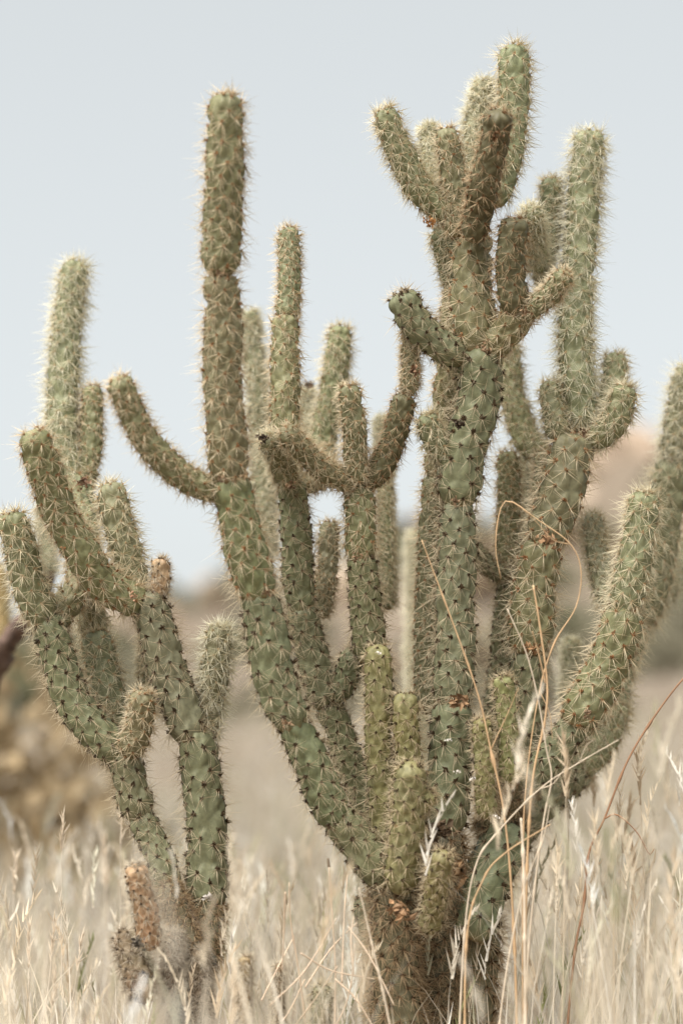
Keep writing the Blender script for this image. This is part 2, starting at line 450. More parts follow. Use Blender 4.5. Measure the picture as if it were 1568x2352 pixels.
# ---- the big plant
big = thing('cholla_cactus', 'tall many-armed green cholla with the thick spotted trunk and crown of joints', 'cactus', base_of(1010, GY, 0.02))
J = lambda *a, **k: joint(big, *a, **k)
# far stems first
J([(985, 1640), (986, 1450), (990, 1280), (1000, 1090)], 74, 'mid', .09, .08)
J([(1002, 1100), (1022, 940), (1040, 800), (1048, 640)], 72, 'mid', .08, .07)
J([(1045, 660), (1030, 590), (1010, 520)], 66, 'pale', .07, .05)
# main trunk
J([(985, 2520), (998, 2350), (1010, 2160), (1022, 1900)], 118, 'base', .03, .0, spine_mul=1.2)
J([(1022, 1915), (1030, 1760), (1040, 1606)], 114, 'old', 0, 0, neck=.8, taper=.92)
J([(1040, 1622), (1044, 1480), (1048, 1330), (1052, 1145)], 100, 'old', 0, 0, neck=.84)
J([(1052, 1160), (1068, 1030), (1096, 910), (1104, 788)], 112, 'old', 0, -.01, neck=.74, taper=.95)
J([(1100, 808), (1086, 710), (1082, 630), (1086, 530)], 106, 'mid', -.01, 0, neck=.86, taper=.92)
# crown
J([(1128, 470), (1160, 360), (1178, 220), (1180, 102)], 82, 'pale', .05, .07, neck=.8)
J([(1075, 470), (1090, 330), (1112, 182)], 62, 'fuzzy', .08, .10)
J([(1010, 500), (992, 400), (984, 286)], 48, 'fuzzy', .05, .08)
J([(1048, 545), (1040, 420), (1025, 292)], 62, 'mid', -.005, -.015)
J([(1040, 500), (965, 430), (908, 330), (880, 248)], 71, 'pale', .0, -.02, neck=.72)
J([(1086, 552), (1106, 450), (1132, 340), (1146, 252)], 74, 'dark', -.03, -.09, neck=.7, taper=.95)
lump(big, 985, 508, 26, -.02, (0.42, 0.22, 0.09), 'dried_flower', 30, 1.0)
lump(big, 1140, 312, 26, -.115, (0.12, 0.06, 0.025), 'bark_scar', 20)
# right fork at the shoulder
J([(1265, 700), (1250, 650), (1242, 596)], 50, 'pale', .12, .12)
J([(1244, 608), (1262, 510), (1266, 408)], 60, 'pale', .12, .13)
J([(1236, 620), (1228, 560), (1218, 478)], 56, 'fuzzy', .10, .03)
J([(1110, 812), (1160, 770), (1196, 706)], 88, 'mid', -.01, -.03, neck=.7)
J([(1184, 722), (1172, 620), (1182, 498)], 76, 'dark', -.035, -.05, taper=.94)
J([(1196, 726), (1245, 690), (1304, 626)], 56, 'mid', -.03, -.07, neck=.75)
J([(1066, 822), (990, 776), (942, 726), (918, 670)], 84, 'old', -.01, -.035, neck=.72, taper=.92)
J([(1030, 1060), (1000, 1010), (976, 950)], 64, 'pale', .0, -.02, neck=.8)
lump(big, 1048, 1612, 42, -.045, (0.28, 0.17, 0.09))
lump(big, 1010, 1905, 60, -.055, (0.13, 0.085, 0.05), n=40)
# right branch
J([(1075, 2160), (1120, 2015), (1185, 1895)], 126, 'old', .0, .03, neck=.8, taper=.97)
J([(1140, 1980), (1165, 1860), (1190, 1740)], 92, 'base', .05, .05)
J([(1184, 1765), (1204, 1620), (1214, 1488)], 96, 'old', .05, .045, neck=.85)
J([(1212, 1502), (1228, 1380), (1246, 1236)], 108, 'mid', .045, .04, neck=.86)
J([(1246, 1252), (1286, 1140), (1322, 995)], 112, 'mid', .04, .05, neck=.74, taper=.95)
J([(1338, 990), (1324, 850), (1322, 680), (1338, 470), (1354, 300)], 84, 'fuzzy', .06, .13, neck=.74, taper=.92)
J([(1352, 1020), (1410, 968), (1438, 884)], 70, 'pale', .05, .04, neck=.7)
J([(1385, 970), (1408, 880), (1414, 812)], 64, 'pale', .10, .13)
J([(1284, 1010), (1270, 950), (1262, 876)], 62, 'pale', .05, .07)
J([(1238, 1210), (1248, 1120), (1252, 1035)], 56, 'mid', .10, .13)
J([(1256, 1060), (1208, 1005), (1174, 900), (1168, 790)], 66, 'pale', .14, .20)
J([(1110, 1760), (1150, 1560), (1170, 1300)], 66, 'old', .14, .13)
J([(1168, 1312), (1168, 1170), (1164, 1036)], 60, 'mid', .13, .15)
J([(1205, 1400), (1204, 1200), (1200, 1050)], 44, 'fuzzy', .22, .24)
J([(1172, 1322), (1120, 1300), (1075, 1245)], 50, 'old', .12, .12)
J([(1300, 1620), (1310, 1550), (1312, 1470)], 44, 'fuzzy', .28, .30)
# low right arms
J([(1100, 2060), (1220, 1880), (1340, 1770)], 82, 'old', .10, .14)
J([(1290, 1812), (1380, 1710), (1424, 1616)], 74, 'pale', .14, .17)
J([(1110, 1930), (1165, 1840), (1215, 1775)], 92, 'base', .04, .02)
J([(1196, 1800), (1270, 1735), (1352, 1630)], 86, 'old', .02, .0, neck=.8)
J([(1318, 1668), (1392, 1540), (1440, 1392)], 108, 'mid', .0, -.005, neck=.76)
J([(1432, 1412), (1462, 1260), (1480, 1128)], 84, 'pale', -.005, .0, neck=.86)
J([(1402, 1400), (1378, 1310), (1358, 1184)], 58, 'pale', .06, .13)
lump(big, 1255, 1242, 40, -.01, (0.27, 0.16, 0.085))
lump(big, 1218, 1490, 34, -.02, (0.20, 0.11, 0.05))
# young basal shoots
J([(1168, 1800), (1168, 1680), (1154, 1552)], 56, 'young', -.03, -.04)
J([(1118, 1880), (1112, 1770), (1106, 1650)], 52, 'young', -.03, -.05)
# middle stems
J([(890, 1400), (886, 1240), (884, 1080)], 40, 'pale', .14, .18)
J([(884, 1100), (880, 1020), (876, 960)], 34, 'fuzzy', .2, .24)
J([(700, 1010), (704, 950), (706, 896)], 40, 'fuzzy', .26, .28)
lump(big, 710, 884, 24, .255, (0.14, 0.085, 0.05), 'dried_flower', 34, 1.0)
J([(612, 1290), (606, 1120), (594, 940), (572, 712)], 54, 'fuzzy', .28, .30, taper=.85)
J([(690, 1112), (734, 1100), (752, 1030)], 52, 'mid', .10, .16)
J([(734, 1050), (762, 900), (784, 748)], 66, 'pale', .18, .20, taper=.88)
J([(735, 1420), (750, 1310), (757, 1198)], 52, 'mid', .08, .10)
J([(870, 1920), (812, 1760), (748, 1606)], 80, 'old', .06, .05)
J([(748, 1624), (716, 1500), (688, 1388)], 84, 'old', .05, .04, neck=.8)
J([(690, 1404), (680, 1250), (670, 1100)], 80, 'old', .04, .03, neck=.86)
J([(660, 1114), (642, 1050), (608, 1002)], 62, 'pale', .02, -.03)
lump(big, 602, 1006, 26, -.045, (0.07, 0.045, 0.03), 'dried_flower', 34, 1.0)
J([(662, 1106), (654, 930), (655, 722)], 74, 'mid', .03, .06, taper=.92)
J([(658, 738), (664, 640), (663, 522)], 57, 'mid', .06, .08, neck=.62, taper=.9)
J([(740, 1606), (790, 1570), (815, 1490)], 66, 'old', .05, .03)
J([(850, 1520), (842, 1400), (828, 1270)], 84, 'old', .02, .0, neck=.82)
J([(828, 1286), (826, 1200), (825, 1106)], 78, 'mid', .0, .0, neck=.86)
J([(826, 1112), (745, 1080), (690, 1030), (650, 986)], 60, 'mid', .0, -.05, neck=.7)
J([(820, 1110), (814, 1000), (802, 882)], 60, 'mid', -.01, -.03)
J([(842, 1116), (890, 1040), (932, 904)], 66, 'dark', .0, -.01, neck=.72)
J([(938, 908), (944, 840), (940, 756)], 46, 'mid', -.01, -.01, neck=.62)
lump(big, 950, 850, 26, -.035, (0.20, 0.115, 0.065), n=20)
# tall left arm
J([(900, 2030), (832, 1950), (768, 1868)], 98, 'old', -.04, -.05, neck=.8, taper=.97)
J([(782, 1898), (728, 1790), (664, 1650)], 96, 'old', -.05, -.07, neck=.84)
J([(674, 1672), (628, 1530), (588, 1352)], 108, 'old', -.07, -.09, neck=.76)
J([(594, 1372), (560, 1240), (526, 1090)], 104, 'mid', -.09, -.11, neck=.86)
J([(526, 1108), (515, 900), (506, 625)], 98, 'mid', -.11, -.14, neck=.80)
J([(504, 634), (514, 450), (518, 212)], 98, 'mid', -.14, -.17, neck=.66, taper=.84)
J([(512, 1128), (420, 1096), (330, 1000), (268, 866)], 70, 'mid', -.10, -.16, neck=.74)
lump(big, 560, 1092, 24, -.15, (0.25, 0.17, 0.09), 'bark_scar', 18)
# base of the left arm and the shoots in front of it
J([(925, 2520), (912, 2300), (906, 2150), (900, 2000)], 130, 'base', -.03, -.03, spine_mul=1.2)
J([(880, 2350), (862, 2180), (836, 2060)], 74, 'old', .03, .03)
J([(1060, 2500), (1066, 2300), (1090, 2080)], 160, 'base', .03, .03, spine_mul=1.2)
J([(950, 2480), (960, 2260), (975, 2020)], 150, 'base', .02, .02, spine_mul=1.2)
J([(888, 1960), (872, 1720), (868, 1480)], 72, 'young', .0, -.02)
J([(918, 1950), (934, 1760), (930, 1590)], 68, 'young', -.02, -.03)
J([(920, 2050), (935, 1900), (946, 1752)], 84, 'young', -.06, -.10)
J([(955, 1870), (975, 1840), (992, 1818)], 48, 'young', -.08, -.09)
J([(985, 2140), (1002, 2040), (1020, 1958)], 64, 'young', -.06, -.11)
lump(big, 915, 2090, 50, -.10, (0.27, 0.16, 0.085))
lump(big, 1040, 2000, 70, -.06, (0.20, 0.12, 0.06), n=40)

# ---- the left plant
left = thing('cholla_cactus', 'low forked green cholla with two leaning stems and a tan dead joint at its foot', 'cactus', base_of(440, GY, 0))
J = lambda *a, **k: joint(left, *a, **k)
J([(205, 1440), (200, 1330), (200, 1160)], 58, 'fuzzy', .12, .14)
J([(216, 1470), (212, 1420), (206, 1372)], 72, 'pale', .07, .08)
J([(268, 1700), (246, 1570), (216, 1448)], 84, 'pale', .05, .06)
J([(345, 1640), (340, 1540), (338, 1450)], 44, 'pale', .10, .10)
J([(455, 2240), (470, 2160), (482, 2060)], 92, 'base', -.02, 0)
J([(480, 2090), (472, 1900), (452, 1672)], 104, 'old', 0, 0, neck=.7)
J([(440, 1700), (392, 1560), (336, 1356)], 98, 'old', 0, .0, neck=.8)
J([(332, 1392), (230, 1330), (140, 1180), (72, 988)], 90, 'mid', -.0, -.08, neck=.8)
J([(318, 1372), (284, 1240), (250, 1108)], 78, 'pale', .02, .03)
J([(352, 1384), (368, 1340), (368, 1282)], 48, 'dead', .0, .0, name='dead_joint', neck=.5, label='shrivelled tan stub')
J([(462, 1706), (488, 1580), (506, 1436)], 72, 'fuzzy', .02, .0, neck=.76)
J([(450, 2200), (420, 2120), (376, 2030)], 70, 'base', -.03, -.02)
J([(392, 2080), (366, 1970), (318, 1866)], 76, 'old', -.01, 0)
J([(322, 1886), (302, 1800), (278, 1716)], 88, 'old', 0, 0)
J([(272, 1742), (196, 1640), (138, 1530), (104, 1414)], 94, 'old', 0, 0, neck=.76)
J([(106, 1440), (64, 1330), (22, 1176)], 86, 'pale', .0, -.02, neck=.8)
J([(118, 1440), (150, 1390), (196, 1330)], 74, 'mid', .01, .05, neck=.74)
J([(290, 1734), (318, 1676), (328, 1588)], 70, 'mid', -.01, -.03, neck=.7)
J([(345, 2180), (332, 2080), (310, 1986)], 62, 'dead', -.10, -.12, name='dead_joint', label='upright tan dead joint with dark spots')
J([(335, 2300), (315, 2230), (285, 2140)], 74, 'husk', -.10, -.06, name='dead_joint')
J([(400, 2480), (395, 2320), (398, 2140)], 46, 'husk', -.05, -.05, name='dead_joint')
J([(470, 2420), (462, 2290), (455, 2180)], 50, 'husk', -.05, -.04, name='dead_joint')
lump(left, 318, 2168, 34, -.14, (0.11, 0.09, 0.07), n=30)
lump(left, 305, 1368, 22, -.045, (0.5, 0.3, 0.2), n=14)
lump(left, 478, 2060, 26, -.05, (0.5, 0.46, 0.42), n=18)

# its rear wand, one joint on from the short dark joint
J([(190, 1350), (188, 1230), (180, 1095)], 78, 'mid', .05, .14)
J([(172, 1130), (142, 1000), (150, 820), (172, 598)], 80, 'fuzzy', .14, .20, taper=.8)
J([(184, 1128), (208, 1040), (212, 886)], 58, 'mid', .14, .16)
lump(left, 190, 1108, 36, .10, (0.22, 0.13, 0.08))
# the rear right stems of the big plant, reaching out of the picture
J = lambda *a, **k: joint(big, *a, **k)
J([(1392, 1690), (1420, 1560), (1462, 1420)], 76, 'pale', .16, .22)
J([(1460, 1440), (1512, 1270), (1548, 1052)], 96, 'pale', .22, .22)
J([(1548, 1066), (1556, 980), (1582, 840)], 76, 'fuzzy', .22, .22)
J([(1455, 1440), (1530, 1345), (1590, 1240)], 66, 'fuzzy', .26, .32)
lump(big, 918, 674, 16, -.05, (0.09, 0.06, 0.035), 'dried_flower', 18, 1.0)
lump(big, 1055, 972, 30, -.05, (0.06, 0.04, 0.025), 'bark_scar', 22)
for x, y in [(1052, 1772), (1082, 1788), (1030, 1700), (1140, 1875), (870, 1500)]:
    lump(big, x, y, 13, -.055, (0.75, 0.70, 0.64), 'seed_fluff', 14, 1.0)
for x, y, z in [(1100, 800, -.06), (1050, 1150, -.05), (1338, 992, .0), (664, 1112, -.02), (828, 1280, -.045), (588, 1362, -.14), (526, 1098, -.16), (506, 628, -.185), (668, 1660, -.11), (1192, 716, -.06), (1346, 1640, -.045)]:
    lump(big, x + rng.normal(0, 14), y, 24, z, (0.22, 0.14, 0.08), 'bark_scar', 16)

# ---- hazy plant seen between the trunks
mist = thing('cholla_cactus', 'blurred pale cholla showing in the gap between the spotted trunk and middle stems', 'cactus', base_of(958, GY, .7))
J = lambda *a, **k: joint(mist, *a, **k)
J([(975, 2420), (970, 2100), (964, 1780)], 60, 'base', .72, .72)
J([(964, 1800), (958, 1550), (956, 1216)], 48, 'fuzzy', .72, .72)
J([(975, 1760), (1030, 1640), (1050, 1500)], 44, 'fuzzy', .72, .75)

# ---- dead dark cholla at the left border
dead = thing('dead_cholla', 'dark leafless cholla trunk leaning in behind the low forked cholla', 'cactus', base_of(-60, GY, .75))
def woody(parent, pts, w, d0, d1, color, name='branch', ns=14, rough=0.16, w1=None):
    pts = np.array(pts, float); t = np.linspace(0, 1, len(pts))
    ctrl = np.array([P(x, y, d0 + (d1 - d0) * k) for (x, y), k in zip(pts, t)])
    line, L = resample(catmull(ctrl, 40), 34)
    T, N, B = frames(line)
    r = np.linspace(w, w if w1 is None else w1, len(line)) * M_PER_PX(d0) / 2
    th = np.linspace(0, 2 * math.pi, ns, endpoint=False)
    a = rng.normal(0, rough, (len(line), ns)); a = (a + np.roll(a, 1, 0) + np.roll(a, 1, 1)) / 2
    rad = r[:, None] * (1 + a)
    V = line[:, None] + rad[..., None] * (N[:, None] * np.cos(th)[None, :, None] + B[:, None] * np.sin(th)[None, :, None])
    n = len(line); i = np.arange(n - 1)[:, None] * ns; j = np.arange(ns)[None]; j2 = (j + 1) % ns
    F = np.stack([i + j, i + j2, i + ns + j2, i + ns + j], -1).reshape(-1, 4)
    V = np.vstack([V.reshape(-1, 3), line[:1], line[-1:]]); jj = np.arange(ns)
    caps = np.vstack([np.stack([np.full(ns, n * ns), (jj + 1) % ns, jj], -1), np.stack([np.full(ns, n * ns + 1), (n - 1) * ns + jj, (n - 1) * ns + (jj + 1) % ns], -1)])
    return link(name, mesh_from(name, V, [F, caps], MAT_BARK, np.tile(np.array(color), (len(V), 1))), parent)
woody(dead, [(-80, 2500), (-75, 2000), (-40, 1600), (0, 1500)], 60, .75, .62, (0.16, 0.11, 0.085), 'trunk')
woody(dead, [(-10, 1515), (40, 1445), (80, 1400), (118, 1300)], 52, .62, .55, (0.15, 0.10, 0.08), 'branch', w1=32)
joint(dead, [(114, 1320), (108, 1250), (100, 1160)], 40, 'fuzzy', .55, .56)
joint(dead, [(8, 1500), (0, 1420), (-8, 1300)], 54, 'tan', .62, .66)

# ---- dead stubs and a small seedling in the grass
for k, (pts, w, dz, lab) in enumerate([
        ([(556, 2480), (560, 2340), (564, 2196)], 32, -.16, 'taller split tan cholla stub standing in the grass'),
        ([(640, 2460), (640, 2320), (642, 2214)], 24, -.05, 'thin weathered cholla stub half hidden behind grass')]):
    t = thing('dead_cholla_stub', lab, 'cactus stub', base_of(pts[0][0], GY, dz))
    joint(t, pts, w, 'dead', dz, dz, name='dead_joint')
    woody(t, [(pts[0][0] - 14, 2500), (pts[0][0] - 14, 2380), (pts[0][0] - 8, 2220 + 30 * k)], w * .5, dz, dz, (0.12, 0.08, 0.055), 'wood_splinter', 8)
t = thing('cholla_seedling', 'small dark green cholla shoot low among twigs', 'cactus', base_of(738, GY, -.04))
joint(t, [(738, 2480), (740, 2380), (741, 2262)], 54, 'old', -.04, -.04)

print('needles', NSPINES)
# ------------------------------------------------------------------ grass
STRAW = np.array([[0.68, 0.60, 0.475], [0.735, 0.675, 0.575], [0.60, 0.50, 0.37], [0.54, 0.51, 0.37], [0.80, 0.76, 0.685]])
def blades(base, height, width, lean, cols, segs=4, curl=0.5):
    """flat tapering blades, each bending its own way"""
    n = len(base); az = rng.uniform(0, 2 * math.pi, n)
    dirx = np.stack([np.cos(az), np.sin(az), np.zeros(n)], -1)
    face = az + rng.uniform(-1.2, 1.2, n) + math.pi / 2
    side = np.stack([np.cos(face), np.sin(face), np.zeros(n)], -1)
    V = np.empty((n, segs + 1, 2, 3)); 
    cu = rng.uniform(0, curl, n)
    for k in range(segs + 1):
        t = k / segs
        z = height * (t - 0.18 * cu * t ** 3)
        off = height * (lean * t + cu * 0.5 * t ** 2.4)
        c = base + dirx * off[:, None]; c[:, 2] += z
        wk = width * (1 - t) ** 0.7 * (0.75 + 0.5 * math.sin(t * 2.4)) + 0.00012
        V[:, k, 0] = c - side * wk[:, None] / 2; V[:, k, 1] = c + side * wk[:, None] / 2
    per = (segs + 1) * 2
    i = (np.arange(n) * per)[:, None, None] + (np.arange(segs) * 2)[None, :, None]
    F = (i + np.array([0, 1, 3, 2])[None, None]).reshape(-1, 4)
    return V.reshape(-1, 3), F, np.repeat(cols, per, axis=0)

def seed_heads(top, size, cols, n_sp=14, droop=0.35):
    """feathery heads: slender spikelets set around a short axis"""
    n = len(top); rep = np.repeat(np.arange(n), n_sp); m = len(rep)
    t = np.tile(np.linspace(0, 1, n_sp), n) + rng.uniform(-.03, .03, m)
    az = rng.uniform(0, 2 * math.pi, n)
    lean = np.stack([np.cos(az), np.sin(az), np.zeros(n)], -1)
    S = size[rep]
    p = top[rep] + np.array([0, 0, 1]) * (S * t)[:, None] + lean[rep] * (droop * S * t ** 2)[:, None]
    a2 = rng.uniform(0, 2 * math.pi, m)
    d = np.stack([np.cos(a2) * .38, np.sin(a2) * .38, np.ones(m)], -1) + lean[rep] * (droop * t)[:, None]
    ln = S * rng.uniform(.22, .42, m) * (1.1 - .5 * t)
    return cones(p, d, ln, S * rng.uniform(.012, .026, m), cols[rep], cols[rep] * 1.08)

def field(name, label, n, yr, half, hgt, wid, seed_frac, ground_fn, avoid=None, stalk_h=1.25, clump=0.12, green=0.06, head=0.055, nclump=None, tone=1.0):
    y = np.sqrt(rng.uniform(yr[0] ** 2, yr[1] ** 2, n)); x = rng.uniform(-1, 1, n) * (half[0] + half[1] * y)
    if clump:
        nc = nclump or max(12, n // 26)
        yc = np.sqrt(rng.uniform(yr[0] ** 2, yr[1] ** 2, nc)); xc = rng.uniform(-1, 1, nc) * (half[0] + half[1] * yc)
        hc = rng.uniform(0.6, 1.15, nc); w = rng.integers(0, nc, n); cl = rng.random(n) < 0.82
        x = np.where(cl, xc[w] + rng.normal(0, clump, n), x); y = np.where(cl, yc[w] + rng.normal(0, clump, n), y)
        hs_ = np.where(cl, hc[w], 0.8)
    else: hs_ = np.ones(n); w = np.zeros(n, int)
    ok = (y > 0.35)
    if avoid is not None: ok &= avoid(x, y)
    x, y, hs_ , w = x[ok], y[ok], hs_[ok], w[ok]; n = len(x)
    base = np.stack([x, y, ground_z(x, y) - 0.005], -1)
    H = hgt * hs_ * rng.uniform(0.55, 1.2, n)
    cols = STRAW[rng.choice(len(STRAW), n, p=[.34, .28, .14, .09, .15])] * rng.uniform(0.85, 1.1, (n, 1)) * tone
    g = rng.random(n) < green; cols[g] = np.array([0.30, 0.31, 0.15]) * rng.uniform(.8, 1.2, (g.sum(), 1)); H[g] *= .55
    stalk = rng.random(n) < seed_frac
    H[stalk] *= stalk_h
    wd = wid * rng.uniform(.5, 1.3, n); wd[stalk] *= .55
    V, F, Cc = blades(base, H, wd, rng.uniform(0, .30, n), cols, 4, 0.7)
    faces = [F]; verts = [V]; cc = [Cc]
    if stalk.any():
        tips = V.reshape(n, 5, 2, 3)[:, 4].mean(1)[stalk]
        v, f, c = seed_heads(tips - np.array([0, 0, .01]), head * rng.uniform(.7, 1.3, stalk.sum()), cols[stalk] * 1.06)
        faces.append(f + len(V)); verts.append(v); cc.append(c)
    o = link(name, mesh_from(name, np.vstack(verts), faces, MAT_GRASS, np.clip(np.vstack(cc), 0, .85), False))
    tag(o, label, 'grass', kind='stuff')
    return o
field('near_grass', 'pale dry grass close in front of the cacti', 620, (0.95, 2.2), (0.05, 0.17), .175, .0046, .22, None, lambda x, y: ((x / y < .004) | (x / y > .072)) & ((x / y < -.093) | (x / y > -.070)), clump=.05, nclump=34)
field('tall_grass', 'straw coloured grass standing around the cactus stems', 3800, (2.35, 3.5), (0.1, 0.19), .15, .0024, .16, None, clump=.07)
def right_side(x, y): return (x > 0.17 * y / 2.45) & ((y > 2.5) | (x > 0.2))
field('bank_grass', 'taller pale grass bank to the right of the big cactus', 3200, (1.9, 3.6), (0.12, 0.18), .28, .0024, .2, None, right_side, clump=.06)
field('meadow_grass', 'bleached dry grass filling the flat behind the cacti', 9000, (3.3, 8.0), (0.15, 0.2), .15, .0045, .14, None, clump=.16, tone=.72, green=.12)
field('slope_grass', 'faded straw grass on the lower slope', 3000, (8.0, 15.0), (0.4, 0.2), .14, .010, .10, None, clump=.4, tone=.74, green=.12, head=.09)

# ------------------------------------------------------------------ single stalks that cross the cactus
def tube(parent, ctrl, r0, r1, color, name, ns=6, knots=0, n=44):
    line, L = resample(catmull(np.asarray(ctrl), 48), n)
    T, N, B = frames(line)
    r = np.linspace(r0, r1, n)
    if knots:
        for k in rng.uniform(.1, .95, knots): r = r * (1 + .7 * np.exp(-((np.linspace(0, 1, n) - k) / .012) ** 2))
    th = np.linspace(0, 2 * math.pi, ns, endpoint=False)
    V = line[:, None] + r[:, None, None] * (N[:, None] * np.cos(th)[None, :, None] + B[:, None] * np.sin(th)[None, :, None])
    i = np.arange(n - 1)[:, None] * ns; j = np.arange(ns)[None]; j2 = (j + 1) % ns
    F = np.stack([i + j, i + j2, i + ns + j2, i + ns + j], -1).reshape(-1, 4)
    V = np.vstack([V.reshape(-1, 3), line[:1], line[-1:]]); jj = np.arange(ns)
    caps = np.vstack([np.stack([np.full(ns, n * ns), (jj + 1) % ns, jj], -1), np.stack([np.full(ns, n * ns + 1), (n - 1) * ns + jj, (n - 1) * ns + (jj + 1) % ns], -1)])
    return link(name, mesh_from(name, V, [F, caps], MAT_STALK, np.tile(np.array(color), (len(V), 1)) * rng.uniform(.92, 1.08)), parent)

def px_line(pts, d0, d1=None):
    d1 = d0 if d1 is None else d1
    t = np.linspace(0, 1, len(pts)); return np.array([P(x, y, d0 + (d1 - d0) * k) for (x, y), k in zip(pts, t)])

TAN, PALE, BROWN = (0.52, 0.35, 0.20), (0.62, 0.52, 0.40), (0.27, 0.15, 0.085)
STALKS = [
    ('dry_stalk', 'long straight tan stalk slanting across the spotted trunk', [(1190, 2500), (1180, 2150), (1160, 1890), (1126, 1720), (1086, 1560), (968, 1240)], 7, 2.5, -.10, TAN,
        [[(1127, 1722), (1165, 1640), (1190, 1580)]]),
    ('dry_vine', 'thin curling vine arching over the right branch of the big cactus', [(1200, 2500), (1200, 2000), (1208, 1800), (1236, 1600), (1272, 1478), (1322, 1395), (1334, 1310), (1308, 1248), (1232, 1192), (1168, 1150), (1146, 1180), (1138, 1260), (1150, 1330)], 4.2, 2.0, -.09, TAN,
        [[(1306, 1250), (1270, 1240), (1232, 1200), (1200, 1170)], [(1240, 1590), (1262, 1640), (1268, 1700)]]),
    ('dry_stalk', 'orange tan stalk with a blunt broken tip before the right branch', [(1205, 2500), (1208, 2060), (1222, 1800), (1250, 1660), (1256, 1570), (1238, 1430), (1224, 1344)], 7, 4, -.10, TAN,
        [[(1252, 1570), (1236, 1500), (1222, 1450)]]),
    ('dry_stalk', 'pale kinked stalk bowing to the right of the young shoots', [(1196, 2500), (1216, 2150), (1246, 1900), (1266, 1790), (1254, 1720), (1236, 1610), (1208, 1500), (1164, 1398)], 6, 2.5, -.11, PALE, []),
    ('dry_twig', 'thin twig arching from the base across the low right arm', [(1050, 2480), (1066, 2150), (1092, 1990), (1140, 1915), (1240, 1812), (1330, 1752), (1420, 1700)], 6, 2, -.12, PALE, [[(1330, 1752), (1345, 1715), (1362, 1700)], [(1240, 1812), (1270, 1800), (1300, 1760)]]),
    ('dry_twig', 'orange twig arching low over the dark base of the big cactus', [(1066, 2480), (1072, 2150), (1110, 2020), (1160, 1960), (1264, 1894)], 6, 2.5, -.14, TAN, []),
    ('dry_vine', 'brown wiry vine sweeping up to the right out of the grass', [(1290, 2500), (1318, 2200), (1340, 2080), (1352, 1960), (1388, 1880), (1440, 1750), (1500, 1650), (1570, 1558), (1640, 1500)], 6, 4, -.03, BROWN,
        [[(1386, 1882), (1416, 1872), (1462, 1912), (1490, 1962), (1502, 1950)]]),
    ('dry_stalk', 'thick pale straw standing against the foot of the right branch', [(1208, 2520), (1205, 2200), (1202, 1990), (1196, 1880)], 9, 5, -.16, PALE, []),
    ('dry_stalk', 'thin straw leaning left beside the long straight stalk', [(1130, 2500), (1160, 2250), (1200, 2050), (1246, 1930), (1262, 1850)], 5, 2, -.15, PALE, []),
    ('dry_stalk', 'slim straw leaning on the left foot of the big cactus', [(925, 2520), (890, 2330), (852, 2160), (824, 2040)], 7, 3, -.18, PALE, []),
]
for nm, lab, pts, w0, w1, dz, col, twigs in STALKS:
    b = P(*pts[0], dz)
    t = thing(nm, lab, 'stalk' if 'stalk' in nm else ('vine' if 'vine' in nm else 'twig'), (b[0], b[1], max(0, b[2])))
    m = M_PER_PX(dz)
    tube(t, px_line(pts, dz, dz), w0 * m / 2, w1 * m / 2, col, 'stem', knots=6, n=90)
    for tw in twigs: tube(t, px_line(tw, dz, dz - .01), w1 * m * .55, w1 * m * .25, col, 'side_twig', 5, n=20)

# dried wildflower skeleton left of the big plant
tw = thing('dried_wildflower', 'bare forking twiggy wildflower skeleton left of the big cactus foot', 'twig', base_of(720, GY, -.12))
for pts in [[(765, 2520), (770, 2250), (764, 2120), (755, 1988)], [(785, 2260), (790, 2110), (798, 2010)], [(720, 2520), (690, 2260), (668, 2120), (664, 2028)],
            [(812, 2240), (806, 2160), (812, 2106)], [(700, 2270), (760, 2180), (820, 2120)], [(600, 2300), (650, 2200), (676, 2150)], [(620, 2310), (700, 2230), (772, 2110)],
            [(690, 2190), (760, 2230), (860, 2250)], [(770, 2250), (820, 2300), (880, 2400)], [(660, 2380), (720, 2300), (775, 2220)], [(800, 2130), (850, 2200), (905, 2310)],
            [(590, 2420), (660, 2330), (700, 2250)], [(750, 2400), (800, 2290), (815, 2170)], [(655, 2050), (652, 2130), (648, 2230)]]:
    m = M_PER_PX(-.12); dd = -.12 + rng.uniform(-.03, .03)
    tube(tw, px_line(pts, dd, dd + rng.uniform(-.03, .03)), 4.2 * m / 2, 2.6 * m / 2, (0.58, 0.45, 0.33), 'twig', 6, knots=5, n=40)
tube(tw, px_line([(755, 1992), (754, 1984), (753, 1972)], -.12), .0016, .0010, (0.16, 0.12, 0.08), 'dry_bud', 6, n=8)

# grass stalks one can pick out, each with its own feathery head
def grass_stalk(pts, dz, head, label, group=None, col=(0.70, 0.62, 0.51), w=3.4, nsp=26):
    b = P(*pts[0], dz); t = thing('grass_stalk', label, 'grass stalk', (b[0], b[1], max(0, b[2])), group)
    m = M_PER_PX(dz); ln = px_line(pts, dz)
    tube(t, ln, w * m / 2, w * .45 * m / 2, col, 'stem', 5, n=40)
    axis = catmull(ln, 40)[-1] - catmull(ln, 40)[-4]; axis /= np.linalg.norm(axis)
    tt = rng.uniform(0, 1, nsp); S = head * m
    p = ln[-1] + axis * (S * (tt - .75))[:, None]
    d = axis * 1.1 + rng.normal(0, .30, (nsp, 3))
    v, f, c = cones(p, d, S * rng.uniform(.2, .42, nsp), S * rng.uniform(.014, .03, nsp), np.tile(np.array(col) * 1.12, (nsp, 1)), np.tile(np.array(col) * 1.2, (nsp, 1)))
    o = link('seed_head', mesh_from('seed_head', v, f, MAT_GRASS, np.clip(c, 0, .85), False), t)
G = 'feathery grass stalks on the right'
